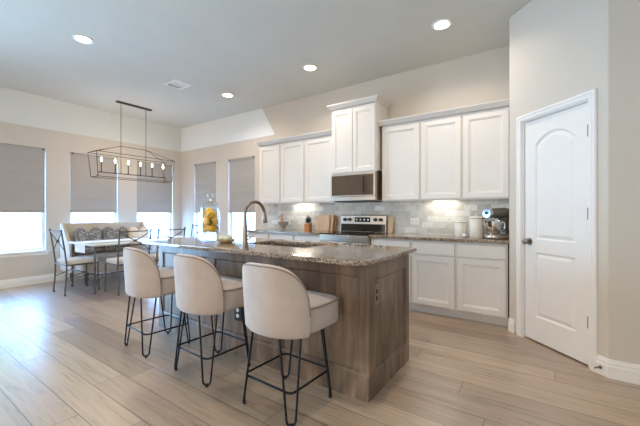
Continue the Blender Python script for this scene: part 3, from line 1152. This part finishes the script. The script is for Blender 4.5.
for (x, y, z), l in zip(lem, lab):
    mb = MB()
    rot = Matrix.Rotation(random.uniform(0, 6), 3, 'Z') @ Matrix.Rotation(random.uniform(.3, 1.4), 3, 'X')
    mb.ball((0, 0, 0), (.037, .037, .043), 14, rot)
    mb.ball(rot @ Vector((0, 0, .040)), .008, 8)
    q = mb.build('lemon', M['lemon'], None, smooth=60)
    q.location = (-2.75 + x, 2.05 + y, .914 + z)
    tag(q, l, 'lemon', LG)
    for k in range(2):
        a = math.atan2(y, x) + (k - .5) * 2.0 + random.uniform(-.15, .15)
        c = Vector((.080 * math.cos(a) - x, .080 * math.sin(a) - y, random.uniform(-.03, .04)))
        d = Vector((-math.sin(a) * .8, math.cos(a) * .8, random.choice((-.7, .7)))).normalized()
        u = Vector((math.cos(a), math.sin(a), 0)) * .004 + Vector((0, 0, .014))
        mb = MB()
        mb.loft([[c - d * .030, c - d * .030 + u * .06, c - d * .029], [c - u, c + Vector((.003, 0, .003)), c + u], [c + d * .030, c + d * .030 + u * .06, c + d * .029]])
        mb.build('leaf', M['leaf'], q)
dsh = thing('woven_dish', 'small low woven dish beside the lemon jar', 'dish', (-2.52, 2.06, .914))
MB().lathe([(.045, 0), (.075, .012), (.088, .034), (.083, .036), (.070, .016), (.0, .010)], seg=28).build('bowl', M['straw'], dsh, smooth=50)
for i, (x, y) in enumerate([(-.034, -.018), (.034, -.012), (.0, .038)]):
    mb = MB(); mb.ball((0, 0, 0), (.034, .034, .028), 14); mb.tube([(0, 0, .024), (.004, 0, .036)], [.006, .003], 6)
    q = mb.build('artichoke', M['pale_green'], None, smooth=60)
    q.location = (-2.52 + x, 2.06 + y, .914 + .045)
    tag(q, ['pale green round bulb at the left in the woven dish', 'pale green round bulb at the right in the woven dish', 'pale green round bulb at the back of the woven dish'][i], 'vegetable', 'bulbs in the woven dish')

# ------------------------------------------------------------------ things on the wall worktops
def canister(x, y, r, h, label):
    t = thing('canister', label, 'canister', (x, y, .914), 0, 'cream canisters on the worktop')
    MB().lathe([(.0, .0), (r * .96, 0), (r, .006), (r, h * .80), (r * .97, h * .82), (.0, h * .82)], seg=32).build('body', M['ceramic'], t, smooth=50)
    MB().lathe([(r * .97, h * .82), (r * 1.02, h * .825), (r * 1.02, h * .84), (r * .97, h * .845)], seg=32).build('band', M['candle'], t, smooth=40)
    ld = MB().lathe([(r * .99, h * .846), (r * .99, h * .88), (r * .90, h * .915), (.018, h * .935), (.0, h * .935)], seg=32).build('lid', M['ceramic'], t, smooth=50)
    MB().lathe([(.010, h * .93), (.009, h * .95), (.019, h * .985), (.014, h * 1.02), (.0, h * 1.035)], seg=18).build('knob', M['ceramic'], ld, smooth=50)
canister(-.842, 4.22, .070, .205, 'smaller cream lidded canister on the right-hand worktop')
canister(-.668, 4.23, .082, .265, 'larger cream lidded canister between small canister and mixer')
mb = MB(); mb.ball((0, 0, .024), .024, 16)
q = mb.build('salt_cellar', M['ceramic'], None, smooth=60); q.location = (-.775, 4.09, .914)
tag(q, 'small round cream pot in front of the two canisters', 'pot')
# stand mixer
SM = thing('stand_mixer', 'silver stand mixer with steel bowl at the right end of the worktop', 'mixer', (-.440, 4.17, .914), math.radians(-30))
b = MB(); cushion(b, -.10, -.16, 0, .10, .16, .045, .09, .015); b.build('base', M['steel'], SM, smooth=50)
b = MB()
b.loft([[(x, y, .03) for x, y in rrect(-.055, .06, .055, .15, .03)], [(x, y, .14) for x, y in rrect(-.045, .075, .045, .14, .03)], [(x, y, .24) for x, y in rrect(-.05, .05, .05, .15, .03)]])
b.build('column', M['mixer_body'], SM, smooth=50)
b = MB()
rings = []
for k, (y, rx, rz) in enumerate([(.20, .02, .02), (.185, .055, .05), (.10, .068, .062), (0, .066, .060), (-.10, .060, .054), (-.15, .056, .050), (-.17, .045, .040), (-.175, .02, .018)]):
    rings.append([(rx * math.cos(2 * PI * i / 20), y, .285 + rz * math.sin(2 * PI * i / 20)) for i in range(20)])
b.loft(rings); hd = b.build('motor_head', M['mixer_body'], SM, smooth=60)
MB().tube([(0, -.150, .285), (0, -.185, .285)], [.056, .050], 22).build('front_cap', M['chrome'], hd, smooth=40)
b = MB(); b.tube([(0, -.185, .285), (0, -.20, .285)], [.016, .014], 14); b.build('hub_knob', M['black_plastic'], hd, smooth=40)
MB().tube([(0, -.07, .235), (0, -.07, .17), (0, -.07, .10)], [.018, .014, .012], 10).build('beater_shaft', M['chrome'], hd, smooth=40)
b = MB(); b.lathe([(.045, .046), (.05, .055), (.085, .095), (.100, .150), (.103, .195), (.108, .198), (.100, .199), (.096, .15), (.08, .098), (.0, .062)], (0, -.07, 0), 30)
bw = b.build('mixing_bowl', M['chrome'], SM, smooth=50)
b = MB(); b.tube([(.098, -.075, .185), (.135, -.08, .18), (.145, -.082, .14), (.125, -.08, .095), (.092, -.075, .098)], .007, 8); b.build('bowl_handle', M['chrome'], bw, smooth=60)
# knife block
K = thing('knife_block', 'orange wooden knife block with black handled knives', 'knife block', (-3.225, 4.33, .914), math.radians(8))
b = MB(); b.prism([(-.06, 0), (.05, 0), (.05, .125), (-.06, .105)], 'x', -.046, .046); b.build('block', M['block'], K, bevel=.004)
for i, (x, y, h) in enumerate([(-.032, .025, .10), (-.011, .028, .13), (.011, .025, .11), (.032, .028, .09), (-.022, -.02, .08), (.004, -.02, .09), (.028, -.022, .075)]):
    kn = MB().tube([(0, 0, -.03), (0, 0, .012)], .0045, 8).build('knife', M['steel'], None, smooth=40)
    z = .116 + .011 * (y / .055)
    kn.location = (-3.225 + x, 4.33 + y, .914 + z + .0)
    kn.rotation_euler = (math.radians(12), math.radians((x * 160)), 0)
    tag(kn, 'black handled knife standing in the orange wooden block', 'knife', 'knives in the wooden block')
    b = MB(); b.loft([[(sx_, sy_, zz) for sx_, sy_ in rrect(-.006, -.009, .006, .009, .004, 3)] for zz in (.010, h * .5, h)]); b.build('handle', M['black_plastic'], kn, smooth=50)
def board(x, w, h, th, y, lean, mat, label, hole=False, name='cutting_board'):
    b = MB()
    b.loft([[(p, d, q) for p, q in rrect(-w / 2, 0, w / 2, h, .025)] for d in (0, th)])
    q = b.build(name, mat, None, bevel=.003)
    q.location = (x, y, .9145)
    q.rotation_euler = (-math.radians(lean), 0, 0)
    tag(q, label, 'cutting board', 'cutting boards leaning on the tiles')
board(-2.805, .14, .255, .018, WY - .085, 9, M['board_dark'], 'brown wooden cutting board at the back right of the stacked boards')
board(-2.865, .18, .262, .018, WY - .118, 9, M['board'], 'middle pale wooden cutting board leaning in the stack left of the range')
board(-2.955, .26, .255, .018, WY - .150, 9, M['board'], 'large pale wooden cutting board in front, leaning left of the range')
board(-1.825, .075, .24, .014, WY - .075, 9, M['board'], 'narrow pale wooden board leaning between range and outlet')
# bowl and figurine
B = thing('serving_bowl', 'grey footed bowl near the window end of the worktop', 'bowl', (-3.655, 4.20, .914))
MB().lathe([(.0, 0), (.045, 0), (.045, .012), (.022, .025), (.030, .045), (.075, .085), (.095, .140), (.090, .141), (.070, .09), (.0, .055)], seg=30).build('bowl_body', M['grey_ceramic'], B, smooth=50)
b = MB()
b.lathe([(.0, 0), (.035, 0), (.032, .02), (.018, .05), (.026, .11), (.030, .17), (.018, .21), (.0, .215)], seg=18)
b.ball((0, 0, .245), (.030, .028, .034), 14)
b.tube([(-.02, 0, .18), (-.05, -.01, .20), (-.055, -.02, .24)], [.012, .011, .008], 8)
b.tube([(.02, 0, .18), (.05, -.01, .17), (.045, -.03, .15)], [.012, .011, .008], 8)
q = b.build('figurine', M['tan'], None, smooth=60)
q.location = (-3.80, 4.33, .914)
tag(q, 'small tan figurine standing behind the grey bowl', 'figurine')

# ------------------------------------------------------------------ dining corner
T = thing('dining_table', 'long pale topped dining table on dark iron legs by the windows', 'table', (-5.92, 2.90, 0))
tx, ty = .46, .86
b = MB(); cushion(b, -tx, -ty, .705, tx, ty, .738, .03, .008, 3); b.build('tabletop', M['table_top'], T, smooth=40)
for sx in (-1, 1):
    for sy in (-1, 1):
        x, y = sx * .425, sy * .82
        b = MB(); b.tube([(x, y, .0), (x, y, .02), (x, y, .021), (x, y, .36), (x, y, .361), (x, y, .385), (x, y, .386), (x, y, .706)], [.018, .018, .013, .013, .019, .019, .013, .013], 12)
        b.build('leg', M['pewter'], T, smooth=40)
b = MB()
b.tube([(x, y, .68) for x, y in [(-.425, -.82), (.425, -.82), (.425, .82), (-.425, .82)]], .010, 8, True)
b.build('apron_rail', M['pewter'], T, smooth=40)
b = MB()
for s in (-1, 1):
    pts = [(-.425 + .85 * k / 12, s * .82 - s * .25 * math.sin(PI * k / 12), .14 + .06 * math.sin(PI * k / 12)) for k in range(13)]
    b.tube(pts, .008, 8)
b.tube([(0, -.65, .20), (0, .65, .20)], .008, 8)
b.build('stretcher', M['pewter'], T, smooth=40)
b = MB()
zt = .7395
prof = [(-ty - .006, .59), (-ty - .006, .735), (-ty + .004, zt + .004), (ty - .004, zt + .004), (ty + .006, .735), (ty + .006, .64), (ty + .0035, .64), (ty + .0035, .735), (ty - .006, zt + .001), (-ty + .006, zt + .001), (-ty - .0035, .735), (-ty - .0035, .59)]
b.prism(prof, 'x', -.19, .19)
rn = b.build('table_runner', M['runner'])
rn.location = (-5.92, 2.90, 0)
tag(rn, 'white cloth runner hanging over the end of the dining table', 'runner')

def make_chair(label):
    t = thing('dining_chair', label, 'chair', (0, 0, 0), 0, 'iron dining chairs around the table')
    hw = .225
    for sx in (-1, 1):
        b = MB()
        p = [(sx * hw, -.215, 0), (sx * hw, -.222, .018), (sx * hw, -.222, .019), (sx * hw, -.205, .25), (sx * hw, -.20, .44), (sx * (hw + .002), -.225, .66), (sx * (hw + .005), -.267, .94), (sx * (hw + .005), -.268, .941), (sx * (hw + .005), -.270, .958)]
        b.tube(p, [.015, .015, .0105, .0105, .0105, .0105, .0105, .017, .014], 10)
        b.build('back_post', M['pewter'], t, smooth=50)
        b = MB()
        b.tube([(sx * (hw - .005), .222, 0), (sx * (hw - .005), .220, .018), (sx * (hw - .005), .220, .019), (sx * (hw - .005), .205, .25), (sx * (hw - .005), .205, .43)], [.015, .015, .0105, .0105, .0105], 10)
        b.build('leg', M['pewter'], t, smooth=50)
    b = MB(); b.tube([(-hw, -.265, .925), (hw, -.265, .925)], .008, 8)
    b.build('top_rail', M['pewter'], t, smooth=50)
    b = MB()
    c = Vector((0, -.242, .785))
    for sx in (-1, 1):
        b.tube([(sx * hw, -.263, .918), (sx * hw * .5, -.254, .845), c, (-sx * hw * .5, -.232, .72), (-sx * hw, -.220, .63)], .0065, 8)
    b.ball(c, .020, 12)
    b.build('cross_brace', M['pewter'], t, smooth=50)
    b = MB()
    b.tube([(x, y, .435) for x, y in rrect(-hw, -.205, hw, .21, .02, 4)], .009, 8, True)
    b.build('seat_frame', M['pewter'], t, smooth=50)
    b = MB()
    for sx in (-1, 1):
        b.tube([(sx * hw, -.205, .24), (sx * (hw - .003), 0, .31), (sx * (hw - .005), .205, .24)], .0065, 8)
        b.ball((sx * (hw - .003), 0, .31), .014, 10)
    b.tube([(-hw, 0, .31), (hw, 0, .31)], .0065, 8)
    b.build('stretcher', M['pewter'], t, smooth=50)
    b = MB(); cushion(b, -.222, -.20, .440, .222, .225, .505, .06, .022, 4, .012)
    b.build('seat', M['seat_fab'], t, smooth=60)
    return t
c0 = make_chair('iron dining chair with cream seat at the near end of the dining table')
c0.location = (-5.93, 2.0, 0)
dup(c0, (-5.33, 2.46, 0), PI / 2, 'iron dining chair with cross back, left of two on the island side of the table')
dup(c0, (-5.33, 3.04, 0), PI / 2, 'iron dining chair with cross back, right of two on the island side of the table')
dup(c0, (-6.12, 4.02, 0), PI, 'iron dining chair at the far end of the table below the corner')

# settee
Z = thing('settee', 'cream upholstered high-backed settee against the left-hand wall', 'settee', (-6.60, 2.80, 0), PI / 2)
# local: x along the wall (towards +y world), y towards the wall
L2 = .64
b = MB(); cushion(b, -L2, -.42, .20, L2, .30, .46, .04, .03, 4, .01); b.build('seat', M['cream_fab'], Z, smooth=60)
b = MB()
rings = []
for z, y, x in ((.20, .30, L2), (.60, .335, L2 + .01), (.99, .375, L2 + .03), (1.02, .385, L2 + .03)):
    rings.append([(p, q, z) for p, q in rrect(-x, y - .10, x, y + .02, .03)])
b.loft(rings); b.build('backrest', M['cream_fab'], Z, smooth=50, bevel=.01)
for s in (-1, 1):
    b = MB()
    b.prism([(-.12, .20), (.36, .20), (.385, 1.02), (.28, 1.02), (.10, .78), (-.06, .66)], 'x', s * (L2 + .03) - .03, s * (L2 + .03) + .03)
    b.build('side_wing', M['cream_fab'], Z, bevel=.012)
for x in (-L2 + .08, L2 - .08):
    for y in (-.36, .26):
        b = MB(); b.lathe([(.0, 0), (.018, 0), (.020, .05), (.032, .10), (.024, .15), (.034, .17), (.034, .205), (0, .205)], (x, y, 0), 14)
        b.build('leg', M['black_plastic'], Z, smooth=50)

def chop_pillow(w, h, th, mat, loc, rz, tilt, label):
    """cushion with a dented top: two raised corners"""
    prof = []
    n = 24
    for k in range(n + 1):
        u = -1 + 2 * k / n
        prof.append((u * w / 2, h * (1 - .17 * math.exp(-(u / .30) ** 2) - .14 * abs(u) ** 7)))
    poly = [(-w / 2 * .96, 0.02), (0, -.0), (w / 2 * .96, 0.02)] + prof[::-1]
    cx, cz = 0, h * .45
    rings = []
    for i in range(11):
        t = PI * i / 10
        s = .12 + .88 * math.sin(t) ** .35 if 0 < i < 10 else .12
        s = min(1, s)
        y = -math.cos(t) * th / 2
        rings.append([(cx + (x - cx) * s, y, cz + (z - cz) * s) for x, z in poly])
    b = MB(); b.loft(rings)
    q = b.build('throw_pillow', mat, None, smooth=70)
    q.location = loc
    q.rotation_euler = (tilt, 0, rz)
    return tag(q, label, 'pillow', 'throw pillows on the settee')
chop_pillow(.43, .48, .15, M['pat_pillow'], (-6.62, 2.43, .474), PI / 2, math.radians(-12), 'black and white patterned throw pillow at the left end of the settee')
chop_pillow(.43, .48, .15, M['pat_pillow'], (-6.62, 2.87, .474), PI / 2, math.radians(-12), 'black and white patterned throw pillow in the middle of the settee')
chop_pillow(.36, .47, .15, M['cream_pillow'], (-6.48, 3.24, .474), PI / 2, math.radians(-12), 'cream throw pillow at the right end of the settee')

# ------------------------------------------------------------------ chandelier
C = thing('linear_chandelier', 'bronze lantern chandelier with six lit candle bulbs over the dining table', 'chandelier', (-6.28, 3.025, 1.85))
z0, z1, z2 = -.03, .385, .55
tt = [(-.17, -.69, z1), (.17, -.69, z1), (.17, .69, z1), (-.17, .69, z1)]
bb = [(-.14, -.655, z0), (.14, -.655, z0), (.14, .655, z0), (-.14, .655, z0)]
r0, r1 = (0, -.235, z2), (0, .21, z2)
b = MB()
def bar(p, q, r=.0055):
    b.tube([p, q], r, 6)
for P4 in (tt, bb):
    for i in range(4):
        bar(P4[i], P4[(i + 1) % 4])
for i in range(4):
    bar(tt[i], bb[i])
bar(tt[0], r0); bar(tt[1], r0); bar(tt[2], r1); bar(tt[3], r1); bar(r0, r1)
b.build('cage', M['lantern'], C, smooth=50)
b = MB()
b.tube([(0, -.60, .055), (0, .60, .055)], .008, 8)
for y in (-.235, .21):
    b.tube([(0, y, .055), (0, y, z2)], .006, 8)
for y in (-.62, .62):
    b.tube([(0, y * .96, .055), (0, y, z0)], .005, 6)
b.build('candle_bar', M['lantern'], C, smooth=50)
for i in range(6):
    y = -.55 + .22 * i
    MB().lathe([(.0, .062), (.016, .062), (.018, .068), (.008, .072), (.008, .235), (.0, .235)], (0, y, 0), 14).build('candle', M['lantern'], C, smooth=40)
    bl = MB().lathe([(.005, .235), (.010, .245), (.0135, .262), (.011, .283), (.005, .303), (.0, .313)], (0, y, 0), 14).build('bulb', M['bulb'], C, smooth=60)
    l = bpy.data.lights.new('bulb_light', 'POINT'); l.energy = 2.0; l.color = (1, .78, .52); l.shadow_soft_size = .03
    lo = bpy.data.objects.new('bulb_light', l); COL.objects.link(lo); lo.parent = C; lo.location = (0, y, .36)
for s in (-1, 1):
    b = MB()
    zz = z2
    k = 0
    y = -.235 if s < 0 else .21
    top = HC - 1.85 - .03
    while zz < top:
        ring = []
        ln = .019
        for j in range(12):
            a = 2 * PI * j / 12
            dx = .006 * math.cos(a); dz = .013 * math.sin(a)
            ring.append((dx if k % 2 else 0, y + (0 if k % 2 else dx), zz + .012 + dz))
        b.tube(ring, .0022, 5, True)
        zz += .0205; k += 1
    b.build('chain', M['lantern'], C, smooth=60)
MB().box(-.03, -.315, HC - 1.85 - .028, .03, .315, HC - 1.85).build('canopy', M['lantern'], C, bevel=.004)

# ------------------------------------------------------------------ ceiling fittings
def downlight(x, y, label):
    t = thing('recessed_light', label, 'ceiling light', (x, y, HC), 0, 'recessed ceiling lights')
    MB().lathe([(.075, 0), (.105, 0), (.104, -.006), (.092, -.010), (.078, -.006)], seg=36).build('trim_ring', M['outlet'], t, smooth=50)
    MB().lathe([(.0, -.004), (.076, -.004), (.074, -.007), (.05, -.012), (.0, -.014)], seg=36).build('lens', M['lens'], t, smooth=50)
    l = bpy.data.lights.new('downlight_beam', 'AREA'); l.shape = 'DISK'; l.size = .15; l.energy = DOWN_W; l.spread = math.radians(145); l.color = DOWN_COL
    lo = bpy.data.objects.new('downlight_beam', l); COL.objects.link(lo); lo.parent = t; lo.location = (0, 0, -.016)
for x, y, lab in [(-4.37, 1.535, 'lit recessed ceiling light at the upper left, over the dining side'), (-.90, 3.58, 'lit recessed ceiling light at the upper right, near the pantry'),
                  (-2.66, 3.61, 'lit recessed ceiling light in front of the cabinet over the microwave'), (-4.43, 3.66, 'lit recessed ceiling light by the vent, nearest the dining corner'),
                  (-2.62, 1.52, 'lit recessed ceiling light over the island stools, above the frame'), (-.90, 1.50, 'lit recessed ceiling light over the island end, above the frame'),
                  (-1.6, -.9, 'added recessed fill light over the living side, behind the camera'),  # this lamp and the next are added out of view for fill
                  (-1.6, -3.2, 'added unseen recessed fill light at the far end of the living side')]:
    downlight(x, y, lab)
V = thing('ceiling_vent', 'white rectangular air vent in the ceiling above the chandelier', 'vent', (-4.70, 2.915, HC), 0)
b = MB()
b.box(-.17, -.14, -.008, .17, -.11, 0); b.box(-.17, .11, -.008, .17, .14, 0); b.box(-.17, -.11, -.008, -.14, .11, 0); b.box(.14, -.11, -.008, .17, .11, 0)
b.box(-.05, -.11, -.008, -.04, .11, 0); b.box(.04, -.11, -.008, .05, .11, 0)
b.build('frame', M['outlet'], V)
MB().box(-.14, -.11, -.002, .14, .11, -.0005).build('duct_shade', M['dark_steel'], V)  # dark sheet standing for the shade inside the vent
b = MB()
for xa, xb, q in ((-.139, -.051, .004), (-.039, .039, .012), (.051, .139, .016)):
    for i in range(9):
        y = -.10 + i * .025
        b.prism([(y, -.002), (y + q, -.006), (y + q + .002, -.005), (y + .002, -.001)], 'x', xa, xb)
b.build('louvre', M['outlet'], V)

# door stop on the baseboard
DS = thing('door_stop', 'small metal spring door stop on the baseboard beside the pantry door', 'door stop', (*diag(-2.005, .016), .055), -PI / 4)
MB().tube([(0, 0, 0), (0, -.006, 0)], .012, 12).build('plate', M['nickel'], DS)
MB().tube([(0, -.006, 0), (0, -.065, 0)], .005, 10).build('spring', M['nickel'], DS, smooth=40)
MB().tube([(0, -.065, 0), (0, -.08, 0)], .009, 10).build('tip', M['outlet'], DS, smooth=40)
